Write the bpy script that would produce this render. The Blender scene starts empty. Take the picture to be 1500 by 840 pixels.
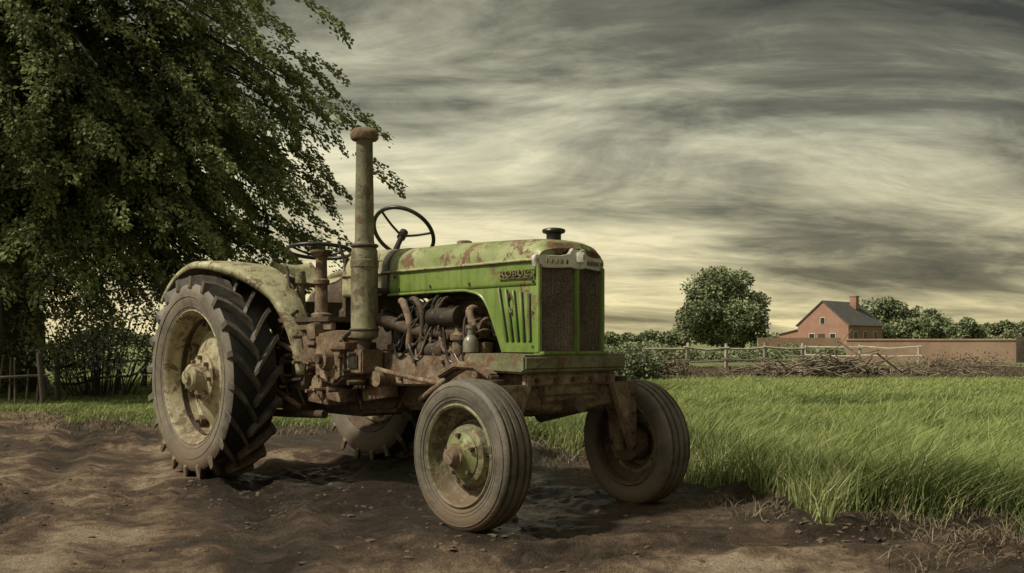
import bpy, bmesh, math, random
import numpy as np
from mathutils import Vector, Matrix, Euler
random.seed(7); rng=np.random.default_rng(7)
S=bpy.context.scene
col=S.collection
# ---------------------------------------------------------------- materials
def newmat(name):
    m=bpy.data.materials.new(name); m.use_nodes=True
    nt=m.node_tree
    for n in list(nt.nodes): nt.nodes.remove(n)
    o=nt.nodes.new('ShaderNodeOutputMaterial'); b=nt.nodes.new('ShaderNodeBsdfPrincipled')
    nt.links.new(b.outputs[0],o.inputs[0])
    return m,nt,b,o
class NB:
    def __init__(s,nt): s.nt=nt
    def n(s,t,**k):
        x=s.nt.nodes.new(t)
        for a,v in k.items(): setattr(x,a,v)
        return x
    def l(s,a,b): s.nt.links.new(a,b)
    def noise(s,vec,scale,detail=6,rough=.6,dist=0):
        x=s.n('ShaderNodeTexNoise'); x.inputs['Scale'].default_value=scale; x.inputs['Detail'].default_value=detail
        x.inputs['Roughness'].default_value=rough; x.inputs['Distortion'].default_value=dist
        if vec is not None: s.l(vec,x.inputs['Vector'])
        return x.outputs['Fac']
    def ramp(s,f,pts):
        x=s.n('ShaderNodeValToRGB'); e=x.color_ramp.elements
        while len(e)<len(pts): e.new(.5)
        for i,(p,c) in enumerate(pts):
            e[i].position=p
            if not hasattr(c,'__len__'): c=(c,c,c)
            e[i].color=(c[0],c[1],c[2],1)
        s.l(f,x.inputs['Fac']); return x.outputs['Color']
    def mix(s,f,a,b,mode='MIX'):
        x=s.n('ShaderNodeMix'); x.data_type='RGBA'; x.blend_type=mode
        for v,i in ((f,0),(a,6),(b,7)):
            if hasattr(v,'is_linked') : s.l(v,x.inputs[i])
            elif i==0: x.inputs[0].default_value=v
            else: x.inputs[i].default_value=(v[0],v[1],v[2],1)
        return x.outputs[2]
    def math(s,op,a,b=None,c=None,clamp=False):
        x=s.n('ShaderNodeMath'); x.operation=op; x.use_clamp=clamp
        for i,v in enumerate((a,b,c)):
            if v is None: continue
            if hasattr(v,'is_linked'): s.l(v,x.inputs[i])
            else: x.inputs[i].default_value=v
        return x.outputs[0]
    def bump(s,h,st,dist,bsdf):
        x=s.n('ShaderNodeBump'); x.inputs['Strength'].default_value=st; x.inputs['Distance'].default_value=dist
        s.l(h,x.inputs['Height']); s.l(x.outputs[0],bsdf.inputs['Normal'])
    def mud(s,c,nz,hi=.42):
        # splashed mud, thinning out with height above the ground
        p=s.n('ShaderNodeNewGeometry').outputs['Position']; z=s.n('ShaderNodeSeparateXYZ'); s.l(p,z.inputs[0])
        f=s.math('SUBTRACT',s.math('MULTIPLY',nz,1.0),s.math('MULTIPLY',z.outputs[2],.55/hi))
        f=s.ramp(f,[(.06,0),(.30,.9)]); return s.mix(f,c,(.125,.088,.058)),f
def paint(name,c1,c2,rust=.5,rough=.5,metal=0.0,grime=.5,scale=1.0,rustcols=((.045,.025,.015),(.18,.10,.055)),bump=.4,streak=0,mud=0):
    m,nt,b,o=newmat(name); N=NB(nt)
    v=N.n('ShaderNodeTexCoord').outputs['Object']
    n1=N.noise(v,3.2*scale,5,.65,.4); base=N.mix(N.ramp(n1,[(.35,0),(.65,1)]),c1,c2)
    n3=N.noise(v,22*scale,5,.7); n4=N.noise(v,90*scale,2,.6)
    rc=N.ramp(n3,[(.3,rustcols[0]),(.7,rustcols[1])])
    n2=N.noise(v,5.5*scale,7,.72,.6)
    comb=N.math('ADD',N.math('MULTIPLY',n2,.75),N.math('MULTIPLY',n3,.25))
    t=.68-.33*rust
    rf=N.ramp(comb,[(t-.025,0),(t+.03,1)])
    n5=N.noise(v,9*scale,6,.75,.2)
    gf=N.ramp(n5,[(.62-.25*grime,0),(.85,min(1,.35+grime*.6))])
    c=N.mix(gf,base,(.075,.058,.035))
    if streak:
        mp=N.n('ShaderNodeMapping'); mp.inputs['Scale'].default_value=(26,26,2.2); N.l(v,mp.inputs[0])
        ns=N.noise(mp.outputs[0],1,5,.6); c=N.mix(N.ramp(ns,[(.5,0),(.75,streak)]),c,(.07,.06,.03))
    c=N.mix(rf,c,rc)
    sp=N.ramp(n4,[(.62,0),(.72,.5)]); c=N.mix(sp,c,(.06,.045,.025))
    if mud: c,_=N.mud(c,n5,mud)
    N.l(c,b.inputs['Base Color'])
    rr=N.ramp(rf,[(0,rough),(1,.85)]); N.l(rr,b.inputs['Roughness']); b.inputs['Metallic'].default_value=metal
    b.inputs['Specular IOR Level'].default_value=.35
    h=N.math('ADD',N.math('MULTIPLY',rf,.5),N.math('MULTIPLY',n3,.6)); N.bump(h,bump,.006,b)
    return m
M={}
M['green']=paint('green_paint',(.10,.18,.026),(.18,.25,.068),rust=.25,rough=.36,grime=.5,scale=.8,streak=.65,rustcols=((.055,.03,.018),(.17,.10,.06)))
M['greentop']=paint('green_paint_faded',(.14,.185,.058),(.30,.32,.165),rust=.46,rough=.42,grime=.5,scale=.9,rustcols=((.06,.032,.018),(.19,.11,.065)))
M['pale']=paint('pale_paint',(.28,.27,.155),(.43,.41,.26),rust=.40,rough=.55,grime=.7,scale=1.7,rustcols=((.07,.045,.025),(.17,.12,.065)),streak=.5)
M['rim']=paint('rim_paint',(.26,.235,.14),(.41,.37,.24),rust=.44,rough=.6,grime=.8,scale=1.6,rustcols=((.06,.04,.024),(.18,.13,.075)),mud=.5)
M['rimg']=paint('rim_green',(.14,.14,.075),(.28,.26,.16),rust=.5,rough=.6,grime=.9,scale=2,rustcols=((.04,.03,.02),(.14,.105,.065)),mud=.45)
M['hubg']=paint('hub_green',(.13,.16,.06),(.22,.23,.10),rust=.35,rough=.5,grime=.7,scale=2)
M['rust']=paint('rusty_iron',(.085,.06,.042),(.28,.21,.145),rust=.5,rough=.8,grime=.7,scale=1.8,rustcols=((.03,.02,.013),(.22,.135,.08)),bump=.9,mud=.7)
M['rustd']=paint('dark_rusty_iron',(.025,.02,.015),(.10,.072,.052),rust=.45,rough=.7,grime=.6,scale=2.4,rustcols=((.015,.01,.008),(.14,.085,.05)),bump=.9,mud=.6)
M['iron']=paint('oily_iron',(.014,.013,.011),(.05,.042,.034),rust=.25,rough=.42,metal=.3,grime=.4,scale=3.)
M['stack']=paint('stack_paint',(.10,.10,.058),(.22,.21,.13),rust=.42,rough=.6,grime=.8,scale=1.8,rustcols=((.045,.032,.02),(.16,.11,.065)),bump=.7,streak=.5)
M['chrome']=paint('worn_chrome',(.42,.42,.38),(.6,.59,.52),rust=.0,rough=.35,metal=.25,grime=.3,scale=2)
M['black']=paint('black_bakelite',(.012,.012,.011),(.03,.028,.025),rust=.05,rough=.35,grime=.1,scale=3)
M['plate']=paint('bolster_paint',(.10,.12,.058),(.20,.20,.12),rust=.45,rough=.65,grime=.9,scale=1.8)
M['brass']=paint('brass_letters',(.2,.17,.09),(.1,.08,.04),rust=.2,rough=.5,metal=.3,grime=.3,scale=4)
M['murk']=paint('cloudy_glass',(.14,.14,.11),(.22,.21,.17),rust=.2,rough=.25,grime=.9,scale=4)
def tyre_mat(name,dust,lo=.3,hi=.7,dc=(.215,.185,.142),mud=.5):
    m,nt,b,o=newmat(name); N=NB(nt); v=N.n('ShaderNodeTexCoord').outputs['Object']
    n1=N.noise(v,5,7,.7,.3); n2=N.noise(v,60,4,.7)
    f=N.ramp(N.math('ADD',N.math('MULTIPLY',n1,.8),N.math('MULTIPLY',n2,.2)),[(lo,0),(hi,dust)])
    c=N.mix(f,(.016,.0155,.015),dc); n5=N.noise(v,14,6,.7); c,mf=N.mud(c,n5,mud)
    N.l(c,b.inputs['Base Color'])
    N.l(N.ramp(f,[(0,.42),(1,.9)]),b.inputs['Roughness']); b.inputs['Specular IOR Level'].default_value=.45
    N.bump(N.math('ADD',n2,mf),.5,.006,b); return m
M['tyre']=tyre_mat('tyre_sidewall',.85,.25,.62); M['lug']=tyre_mat('tyre_tread',.68,.36,.70,mud=.45); M['ftyre']=tyre_mat('front_tyre_rubber',.78,.28,.70,mud=.3); M['tyreb']=tyre_mat('tyre_groove',.06,.5,.8,mud=.25)
m,nt,b,o=newmat('grille_mesh'); N=NB(nt); v=N.n('ShaderNodeTexCoord').outputs['Object']
vo=N.n('ShaderNodeTexVoronoi'); vo.inputs['Scale'].default_value=95; N.l(v,vo.inputs['Vector'])
n1=N.noise(v,5,6,.7)
c=N.mix(N.ramp(n1,[(.35,0),(.65,1)]),(.09,.07,.054),(.20,.155,.12))
c=N.mix(N.ramp(vo.outputs['Distance'],[(.15,1),(.5,0)]),c,(.03,.022,.017)); N.l(c,b.inputs['Base Color'])
b.inputs['Roughness'].default_value=.5; N.bump(vo.outputs['Distance'],.9,.006,b); M['grille']=m
def leafmat(name,cd,cl,trans=.3,alt=None,rough=.6):
    m,nt,b,o=newmat(name); N=NB(nt)
    a=N.n('ShaderNodeAttribute'); a.attribute_name='tint'
    c=N.ramp(a.outputs['Fac'],[(0,cd),(1,cl)] if alt is None else [(0,cd),(.8,cl),(1,alt)])
    N.l(c,b.inputs['Base Color']); b.inputs['Roughness'].default_value=rough; b.inputs['Specular IOR Level'].default_value=.2
    if trans:
        t=N.n('ShaderNodeBsdfTranslucent'); N.l(c,t.inputs[0]); mx=N.n('ShaderNodeMixShader'); mx.inputs[0].default_value=trans
        N.l(b.outputs[0],mx.inputs[1]); N.l(t.outputs[0],mx.inputs[2]); N.l(mx.outputs[0],o.inputs[0])
    return m
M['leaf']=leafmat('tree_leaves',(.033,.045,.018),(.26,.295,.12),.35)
M['leaf2']=leafmat('distant_leaves',(.065,.085,.048),(.22,.25,.14),0)  # distance haze is put into the colour as greyer greens
M['grass']=leafmat('grass_blades',(.075,.11,.032),(.265,.315,.11),.25,alt=(.41,.385,.23))
M['dry']=leafmat('dry_stalks',(.065,.05,.033),(.28,.235,.16),0)
M['blossom']=leafmat('blossom',(.16,.175,.12),(.5,.5,.44),0)
def simple(name,c1,c2,scale,rough=.85,bump=.4,bd=.02):
    m,nt,b,o=newmat(name); N=NB(nt); v=N.n('ShaderNodeTexCoord').outputs['Object']
    n=N.noise(v,scale,6,.7,.3); N.l(N.mix(N.ramp(n,[(.32,0),(.68,1)]),c1,c2),b.inputs['Base Color'])
    b.inputs['Roughness'].default_value=rough; N.bump(n,bump,bd,b); return m
M['bark']=simple('bark',(.02,.016,.012),(.07,.055,.04),6)
M['wood']=simple('weathered_wood',(.22,.195,.16),(.42,.375,.30),5)
M['woodd']=simple('dark_wood',(.03,.025,.018),(.085,.07,.05),5)
M['twig']=simple('twigs',(.055,.042,.03),(.26,.21,.15),3)
def brickmat(name,c1,c2,mo,scale):
    m,nt,b,o=newmat(name); N=NB(nt); v=N.n('ShaderNodeTexCoord').outputs['Object']
    s=N.n('ShaderNodeSeparateXYZ'); N.l(v,s.inputs[0]); cb=N.n('ShaderNodeCombineXYZ')
    N.l(N.math('ADD',s.outputs[0],s.outputs[1]),cb.inputs[0]); N.l(s.outputs[2],cb.inputs[1])
    br=N.n('ShaderNodeTexBrick'); N.l(cb.outputs[0],br.inputs['Vector']); br.inputs['Scale'].default_value=scale
    br.inputs['Color1'].default_value=(*c1,1); br.inputs['Color2'].default_value=(*c2,1); br.inputs['Mortar'].default_value=(*mo,1)
    br.inputs['Mortar Size'].default_value=.015
    n=N.noise(v,.9,6,.7); n2=N.noise(v,.25,5,.6)
    c=N.mix(N.ramp(n,[(.35,0),(.75,.55)]),br.outputs['Color'],(.12,.085,.06))
    c=N.mix(N.ramp(n2,[(.5,0),(.7,.4)]),c,(.38,.28,.22))
    N.l(c,b.inputs['Base Color']); b.inputs['Roughness'].default_value=.9; return m
M['brick']=brickmat('brick',(.36,.185,.135),(.30,.145,.11),(.3,.22,.17),4)
M['wallb']=brickmat('wall_brick',(.36,.23,.17),(.30,.19,.14),(.30,.23,.18),4)
M['slate']=simple('slate_roof',(.045,.047,.045),(.095,.095,.09),1.5)
M['glass']=simple('dark_glass',(.01,.012,.014),(.03,.03,.03),2,.15,0)
M['white']=simple('white_trim',(.45,.43,.38),(.6,.58,.5),2)
# ---------------------------------------------------------------- mesh helpers
def link(o,parent=None):
    col.objects.link(o)
    if parent: o.parent=parent
    return o
def empty(name,loc=(0,0,0),rz=0):
    e=bpy.data.objects.new(name,None); e.location=loc; e.rotation_euler=(0,0,rz); e.empty_display_size=.2; col.objects.link(e); return e
def fin(bm,name,mat,parent,smooth=40):
    bmesh.ops.recalc_face_normals(bm,faces=bm.faces)
    me=bpy.data.meshes.new(name); bm.to_mesh(me); bm.free()
    me.materials.append(mat if not isinstance(mat,str) else M[mat])
    if smooth:
        me.polygons.foreach_set('use_smooth',[True]*len(me.polygons)); me.set_sharp_from_angle(angle=math.radians(smooth))
    return link(bpy.data.objects.new(name,me),parent)
def box(name,c,size,mat,parent=None,bev=.008,rot=(0,0,0)):
    bm=bmesh.new(); bmesh.ops.create_cube(bm,size=1)
    bmesh.ops.scale(bm,vec=size,verts=bm.verts)
    if bev: bmesh.ops.bevel(bm,geom=list(bm.edges),offset=min(bev,min(size)*.3),segments=2,affect='EDGES',profile=.6)
    bmesh.ops.transform(bm,matrix=Matrix.Translation(c)@Euler([math.radians(a) for a in rot]).to_matrix().to_4x4(),verts=bm.verts)
    return fin(bm,name,mat,parent,30)
def poly(name,pts,c0,c1,mat,parent=None,bev=.006):
    bm=bmesh.new(); a=[bm.verts.new((u,c0,z)) for u,z in pts]; b2=[bm.verts.new((u,c1,z)) for u,z in pts]
    bm.faces.new(a); bm.faces.new(b2[::-1]); n=len(pts)
    for i in range(n): bm.faces.new([a[i],a[(i+1)%n],b2[(i+1)%n],b2[i]])
    bmesh.ops.recalc_face_normals(bm,faces=bm.faces)
    if bev: bmesh.ops.bevel(bm,geom=list(bm.edges),offset=bev,segments=2,affect='EDGES')
    return fin(bm,name,mat,parent,30)
def lathe(name,prof,cen,mat,parent=None,axis='y',seg=64,cap=True,M4=None):
    bm=bmesh.new(); rings=[]
    for r,h in prof:
        ring=[]
        for i in range(seg):
            a=2*math.pi*i/seg; x=r*math.cos(a); y=r*math.sin(a)
            p=Vector((x,h,y)) if axis=='y' else Vector((x,y,h))
            if M4: p=M4@p
            ring.append(bm.verts.new(p+Vector(cen)))
        rings.append(ring)
    for a,b2 in zip(rings,rings[1:]):
        for i in range(seg): bm.faces.new([a[i],a[(i+1)%seg],b2[(i+1)%seg],b2[i]])
    if cap:
        if prof[0][0]>.0005: bm.faces.new(rings[0])
        if prof[-1][0]>.0005: bm.faces.new(rings[-1])
    bmesh.ops.remove_doubles(bm,verts=bm.verts,dist=.0004)
    return fin(bm,name,mat,parent,35)
def tubegeo(pts,rad,sides=8):
    P=[Vector(p) for p in pts]; V=[];F=[]
    n=len(P)
    up=Vector((.13,.21,.97))
    for i,p in enumerate(P):
        t=(P[min(i+1,n-1)]-P[max(i-1,0)]).normalized()
        s=t.cross(up)
        if s.length<.05: s=t.cross(Vector((1,0,0)))
        s.normalize(); q=s.cross(t)
        r=rad[i] if hasattr(rad,'__len__') else rad
        for k in range(sides):
            a=2*math.pi*k/sides; V.append(p+(s*math.cos(a)+q*math.sin(a))*r)
    for i in range(n-1):
        for k in range(sides):
            F.append((i*sides+k,i*sides+(k+1)%sides,(i+1)*sides+(k+1)%sides,(i+1)*sides+k))
    F.append(tuple(range(sides))); F.append(tuple((n-1)*sides+k for k in range(sides)))
    return V,F
def catmull(pts,sub=6):
    P=[Vector(p) for p in pts]; P=[P[0]*2-P[1]]+P+[P[-1]*2-P[-2]]; out=[]
    for i in range(1,len(P)-2):
        for s in range(sub):
            t=s/sub; a,b2,c,d=P[i-1:i+3]
            out.append(.5*((2*b2)+(c-a)*t+(2*a-5*b2+4*c-d)*t*t+(3*b2-a-3*c+d)*t**3))
    out.append(P[-2]); return out
def mkraw(name,V,F,mat,parent=None,smooth=40):
    me=bpy.data.meshes.new(name); me.from_pydata([tuple(v) for v in V],[],F); me.materials.append(M[mat] if isinstance(mat,str) else mat)
    if smooth:
        me.polygons.foreach_set('use_smooth',[True]*len(me.polygons)); me.set_sharp_from_angle(angle=math.radians(smooth))
    return link(bpy.data.objects.new(name,me),parent)
def tube(name,pts,r,mat,parent=None,sub=6,sides=10):
    p=catmull(pts,sub) if len(pts)>2 else [Vector(q) for q in pts]
    return mkraw(name,*tubegeo(p,r,sides),mat,parent)
def rod(name,p0,p1,r,mat,parent=None,r2=None,sides=20):
    return mkraw(name,*tubegeo([p0,p1],[r,r if r2 is None else r2],sides),mat,parent,35)
def torus(name,cen,R,r,normal,mat,parent=None,seg=56,sides=10):
    q=Vector((0,0,1)).rotation_difference(Vector(normal).normalized()); bm=bmesh.new(); rings=[]
    for i in range(seg):
        a=2*math.pi*i/seg; ring=[]
        for k in range(sides):
            b2=2*math.pi*k/sides
            ring.append(bm.verts.new(q@Vector(((R+r*math.cos(b2))*math.cos(a),(R+r*math.cos(b2))*math.sin(a),r*math.sin(b2)))+Vector(cen)))
        rings.append(ring)
    for i in range(seg):
        A=rings[i];B=rings[(i+1)%seg]
        for k in range(sides): bm.faces.new([A[k],A[(k+1)%sides],B[(k+1)%sides],B[k]])
    return fin(bm,name,mat,parent,60)
def fastmesh(name,V,F,mat,tint=None,parent=None,vattr=None,smooth=False):
    k=F.shape[1]; me=bpy.data.meshes.new(name)
    me.vertices.add(len(V)); me.vertices.foreach_set('co',np.ascontiguousarray(V,dtype=np.float32).ravel())
    me.loops.add(F.size); me.loops.foreach_set('vertex_index',np.ascontiguousarray(F,dtype=np.int32).ravel())
    me.polygons.add(len(F)); me.polygons.foreach_set('loop_start',np.arange(0,F.size,k,dtype=np.int32))
    me.update(calc_edges=True)
    if tint is not None:
        a=me.attributes.new('tint','FLOAT','FACE'); a.data.foreach_set('value',np.clip(tint,0,1).astype(np.float32))
    if vattr:
        for n,d in vattr.items():
            a=me.attributes.new(n,'FLOAT','POINT'); a.data.foreach_set('value',d.astype(np.float32))
    me.polygons.foreach_set('use_smooth',np.full(len(F),smooth))
    me.materials.append(M[mat] if isinstance(mat,str) else mat)
    return link(bpy.data.objects.new(name,me),parent)
# ---------------------------------------------------------------- noise
TB=[np.random.default_rng(100+i).random((256,256)) for i in range(6)]
def vn(x,y,s=0):
    T=TB[s%6]; xi=np.floor(x).astype(int); yi=np.floor(y).astype(int); fx=x-xi; fy=y-yi
    fx=fx*fx*(3-2*fx); fy=fy*fy*(3-2*fy)
    g=lambda a,b2:T[a&255,b2&255]
    return (g(xi,yi)*(1-fx)+g(xi+1,yi)*fx)*(1-fy)+(g(xi,yi+1)*(1-fx)+g(xi+1,yi+1)*fx)*fy
def fbm(x,y,o=4,s=0,rot=.6):
    x=x+0*y; y=y+0*x; c,sn=math.cos(rot),math.sin(rot)
    r=0;a=.5;t=0
    for i in range(o):
        r=r+a*vn(x+i*17.3,y+i*9.1,s+i); t+=a; a*=.55; x,y=2*(c*x-sn*y),2*(sn*x+c*y)
    return r/t
def sm(a,b2,x): t=np.clip((x-a)/(b2-a),0,1); return t*t*(3-2*t)
# ---------------------------------------------------------------- terrain
def edgeY(X): return np.interp(X,[-30,-12,-8,-5,-3,-1,0,.6,1.0,1.35,1.7,2.7,4,8,30],[15,14.5,14,13,12,11.4,10.4,9.0,8.0,7.0,5.9,5.15,4.7,4.2,3])
def gmask(X,Y):
    m=(Y-edgeY(X))+(fbm(X*1.3,Y*1.3,5,1)-.5)*2.4
    return m
th=-math.atan2(.743,.67); ORG=Vector((-1.735,8.26,0))
HU=(.67,-.743); HC=(.743,.67)
def toworld(u,c): return (ORG.x+HU[0]*u+HC[0]*c, ORG.y+HU[1]*u+HC[1]*c)
WH=[toworld(0,-.8),toworld(0,.8),toworld(3.03,-.71),toworld(3.03,.68)]
def trackc(Y): return -1.35-.012*np.clip(Y,0,30)**2-.13*np.clip(Y-3,0,30)
def lump(X,Y): return sm(.47,.64,fbm(X*.9+9,Y*.9,4,4))
def ground(X,Y):
    g=sm(-.5,.6,gmask(X,Y)); near=1-sm(25,60,Y)
    h=(fbm(X*.5,Y*.5,3,0)-.5)*.06*near
    d1=(1-g)*near; tc=trackc(Y); R=sm(-2.2,-.6,X)
    st=fbm((X-tc)*2.6,Y*.35,2,2,0)-.5; h=h+st*.05*d1*(1-R*.7)
    L=lump(X,Y)
    h=h+(fbm(X*3.6,Y*3.6,3,2)-.5)*(.02+.045*L)*d1
    h=h+(fbm(X*11,Y*11,2,1)-.5)*(.016+.035*L)*d1
    for off,a in ((-.95,.05),(-.1,.02),(.65,.06)):
        wob=(fbm(Y*.6,Y*0+off*3,2,4)-.5)*.3
        d=(X-tc-off+wob)
        h=h+(-a*np.exp(-(d/.15)**2)+.45*a*np.exp(-((np.abs(d)-.26)/.09)**2)*(.3+1.1*fbm(X*3,Y*3,2,3)))*d1
    dd=(Y-(4.75+.12*X+.25*np.sin(X*.8))); h=h+(-.04*np.exp(-(dd/.16)**2)+.025*np.exp(-((np.abs(dd)-.3)/.1)**2)*fbm(X*4,Y*4,3,2)*2)*d1*sm(-1.2,.2,X)
    h=h+g*.04*near+ g*(fbm(X*.9,Y*.9,3,5)-.5)*.26*near*(1-.85*sm(9,20,Y))
    e=np.exp(-((gmask(X,Y)+.35)/.4)**2)*sm(.6,1.4,X)*near
    h=h+e*(fbm(X*6,Y*6,3,1)-.35)*.17
    w=np.zeros_like(h)
    for p in WH: w=np.maximum(w,np.exp(-(((X-p[0])**2+(Y-p[1])**2)/.30**2)))
    h=h*(1-w)
    for i,p in enumerate(WH):
        dd=np.sqrt((X-p[0])**2+(Y-p[1])**2); h=h+.04*np.exp(-((dd-.36)/.1)**2)*(-.1+1.3*fbm(X*7,Y*7,3,i))
    return h
def axis(lo,hi,f0,f1,step,gr):
    a=list(np.arange(f0,f1,step)); s=step; x=a[-1]
    while x<hi: s*=gr; x+=s; a.append(x)
    s=step; x=f0; b2=[]
    while x>lo: s*=gr; x-=s; b2.append(x)
    return np.array(b2[::-1]+a)
ax=axis(-900,900,-6.0,4.6,.022,1.05); ay=axis(-20,1600,3.6,11,.022,1.04)
GX,GY=np.meshgrid(ax,ay); GZ=ground(GX,GY)
V=np.stack([GX.ravel(),GY.ravel(),GZ.ravel()],1); nx=len(ax);ny=len(ay)
I=(np.arange(ny-1)[:,None]*nx+np.arange(nx-1)[None,:]).ravel(); F=np.stack([I,I+1,I+nx+1,I+nx],1)
gm=gmask(GX,GY).ravel()
wet_shade=fbm(GX*.55+3,GY*.55,5,4).ravel()
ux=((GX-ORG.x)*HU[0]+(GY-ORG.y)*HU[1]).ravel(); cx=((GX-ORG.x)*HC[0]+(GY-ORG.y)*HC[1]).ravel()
under_shade=np.exp(-((ux-1.6)/2.0)**4-((cx)/.95)**4)  # shade beneath the tractor, put into the soil colour along with the damp
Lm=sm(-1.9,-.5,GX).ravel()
wet_shade=wet_shade-.02+.18*under_shade+.28*np.exp(-((gm+.2)/.8)**2)*sm(.4,1.2,GX.ravel())
tcg=trackc(GY)
tr=np.exp(-((GX-tcg-.2)/.9)**2).ravel(); wet_shade=wet_shade-.10*tr+.16*sm(-2.4,-3.6,GX.ravel())*sm(8,5,GY.ravel())  # paler track; shade of the near-left corner is painted into the soil
wet_shade=wet_shade-.55*(fbm((GX-tcg)*2.8,GY*.40,3,2,0)-.5).ravel()*(1-Lm)
for off in (-.95,.65): wet_shade=wet_shade+.16*np.exp(-((GX-tcg-off)/.16)**2).ravel()
wet_shade=wet_shade-.17*np.exp(-((GY-4.6-.1*GX)/.5)**2).ravel()*sm(-1.2,.2,GX.ravel())*(1-sm(1.6,2.4,GX.ravel()))
wet_shade=wet_shade+.08*lump(GX,GY).ravel()
m,nt,b,o=newmat('ground_soil_grass'); N=NB(nt); v=N.n('ShaderNodeTexCoord').outputs['Object']
ag=N.n('ShaderNodeAttribute'); ag.attribute_name='gmask'; aw=N.n('ShaderNodeAttribute'); aw.attribute_name='wet_shade'
nA=N.noise(v,1.7,8,.70,.8); nB=N.noise(v,9,7,.75,.6); nC=N.noise(v,75,4,.7); nD=N.noise(v,.35,4,.6)
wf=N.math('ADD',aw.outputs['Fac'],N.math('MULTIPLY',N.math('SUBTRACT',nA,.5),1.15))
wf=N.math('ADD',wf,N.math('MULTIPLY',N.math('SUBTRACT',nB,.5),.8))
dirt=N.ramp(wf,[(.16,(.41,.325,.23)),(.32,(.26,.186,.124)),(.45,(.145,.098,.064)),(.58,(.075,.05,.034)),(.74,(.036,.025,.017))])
dirt=N.mix(N.ramp(nC,[(.45,0),(.75,.5)]),dirt,(.055,.04,.026))
vo=N.n('ShaderNodeTexVoronoi'); vo.inputs['Scale'].default_value=30; N.l(v,vo.inputs['Vector'])
gr=N.mix(N.ramp(nB,[(.35,0),(.65,1)]),(.075,.105,.035),(.20,.235,.085))
gr=N.mix(N.ramp(nD,[(.35,0),(.65,.6)]),gr,(.23,.245,.10))
gf=N.ramp(N.math('ADD',ag.outputs['Fac'],N.math('MULTIPLY',N.math('SUBTRACT',nB,.5),1.2)),[(.35,0),(.75,1)])
c=N.mix(gf,dirt,gr); N.l(c,b.inputs['Base Color']); 
wr=N.ramp(wf,[(.50,.95),(.66,.55),(.82,.33)]); N.l(N.mix(gf,wr,(.9,.9,.9)),b.inputs['Roughness']); b.inputs['Specular IOR Level'].default_value=.32
hh=N.math('ADD',N.math('MULTIPLY',nB,1.3),N.math('MULTIPLY',nC,.5)); hh=N.math('ADD',hh,N.math('MULTIPLY',N.ramp(vo.outputs['Distance'],[(.1,1),(.35,0)]),.10))
N.bump(hh,1.0,.07,b); M['ground']=m
fastmesh('ground',V,F,'ground',vattr={'gmask':sm(-.5,.6,gm),'wet_shade':np.clip(wet_shade,0,1)},smooth=True)
def clods(name,n,mat,fn):
    VV=[];FF=[];k=0
    ico=bmesh.new(); bmesh.ops.create_icosphere(ico,subdivisions=1,radius=1); iv=np.array([v.co[:] for v in ico.verts]); fi=np.array([[v.index for v in f.verts] for f in ico.faces]); ico.free()
    X,Y,R=fn(n); Z=ground(X,Y)
    for i in range(len(X)):
        q=iv*(1+.55*(rng.random((len(iv),1))-.5)*2); q=q*np.array([1,.6+.6*rng.random(),.45])*R[i]
        a=rng.random()*6.28; ca,sa=math.cos(a),math.sin(a); q=np.stack([q[:,0]*ca-q[:,1]*sa,q[:,0]*sa+q[:,1]*ca,q[:,2]],1)
        VV.append(q+[X[i],Y[i],Z[i]]); FF.append(fi+k); k+=len(iv)
    fastmesh(name,np.concatenate(VV),np.concatenate(FF),mat)
M['clod']=simple('soil_clods',(.045,.031,.02),(.12,.085,.058),30)
def fn(n):
    Y=np.exp(rng.uniform(math.log(3.9),math.log(12),n*6)); X=rng.uniform(-.65,.62,n*6)*Y
    g=gmask(X,Y); p=lump(X,Y)*.35+.8*np.exp(-((g+.3)/.5)**2)*(X>.5)+.04
    k=(rng.random(n*6)<p)&(g<.5); X=X[k][:n];Y=Y[k][:n]; return X,Y,.003+.022*rng.random(len(X))**5
clods('soil_clods',5500,'clod',fn)
# ---------------------------------------------------------------- grass
def blades(name,X,Y,H,W,mat,tint,lean=.35,wind=(0,0)):
    n=len(X); Z=ground(X,Y)-.01; a=rng.random(n)*6.283; b2=rng.random(n)*6.283
    s=np.stack([np.cos(a)*W,np.sin(a)*W,np.zeros(n)],1)
    L=(rng.random(n)*lean+.05)*H; d=np.stack([np.cos(b2)*L+wind[0]*H,np.sin(b2)*L+wind[1]*H,H],1)
    P=np.stack([X,Y,Z],1); mid=P+d*np.array([.35,.35,.6])
    Vv=np.stack([P-s,P+s,mid+s*.8,mid-s*.8,P+d+s*.12,P+d-s*.12],1).reshape(-1,3)
    B=np.arange(n)[:,None]*6; Ff=np.concatenate([B+[0,1,2,3],B+[3,2,4,5]],1).reshape(-1,4)
    fastmesh(name,Vv,Ff,mat,tint=np.repeat(tint,2))
n=760000
Y=np.exp(rng.uniform(math.log(4.2),math.log(27),n)); X=rng.uniform(-.60,.62,n)*Y
g=gmask(X,Y); k=(g>-.15+.6*rng.random(n))&((X<0)|(Y<25.2+1.5*fbm(X*.7,X*0,2,1))); X=X[k];Y=Y[k];g=g[k]
cl=fbm(X*1.6,Y*1.6,4,2); cl2=fbm(X*.35,Y*.6,3,3); cl3=fbm(X*6,Y*6,2,4)
rt=sm(-1,1,X)
H=(.03+.12*cl*cl2*2+.09*cl3*cl+.07*rng.random(len(X))**2)*(.55+.6*rt+1.0*np.exp(-((g-.6)/.8)**2)*rt)
H[rng.random(len(X))<.03]*=1.6
H*=1-.45*sm(8,22,Y)
tint=.42+1.6*(cl2-.5)+.35*(rng.random(len(X))-.5)+1.2*(cl-.5)+.4*(cl3-.5)+.014*Y-.30*np.exp(-((g-.2)/.6)**2); tint=np.clip(tint,0,.8)
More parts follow.
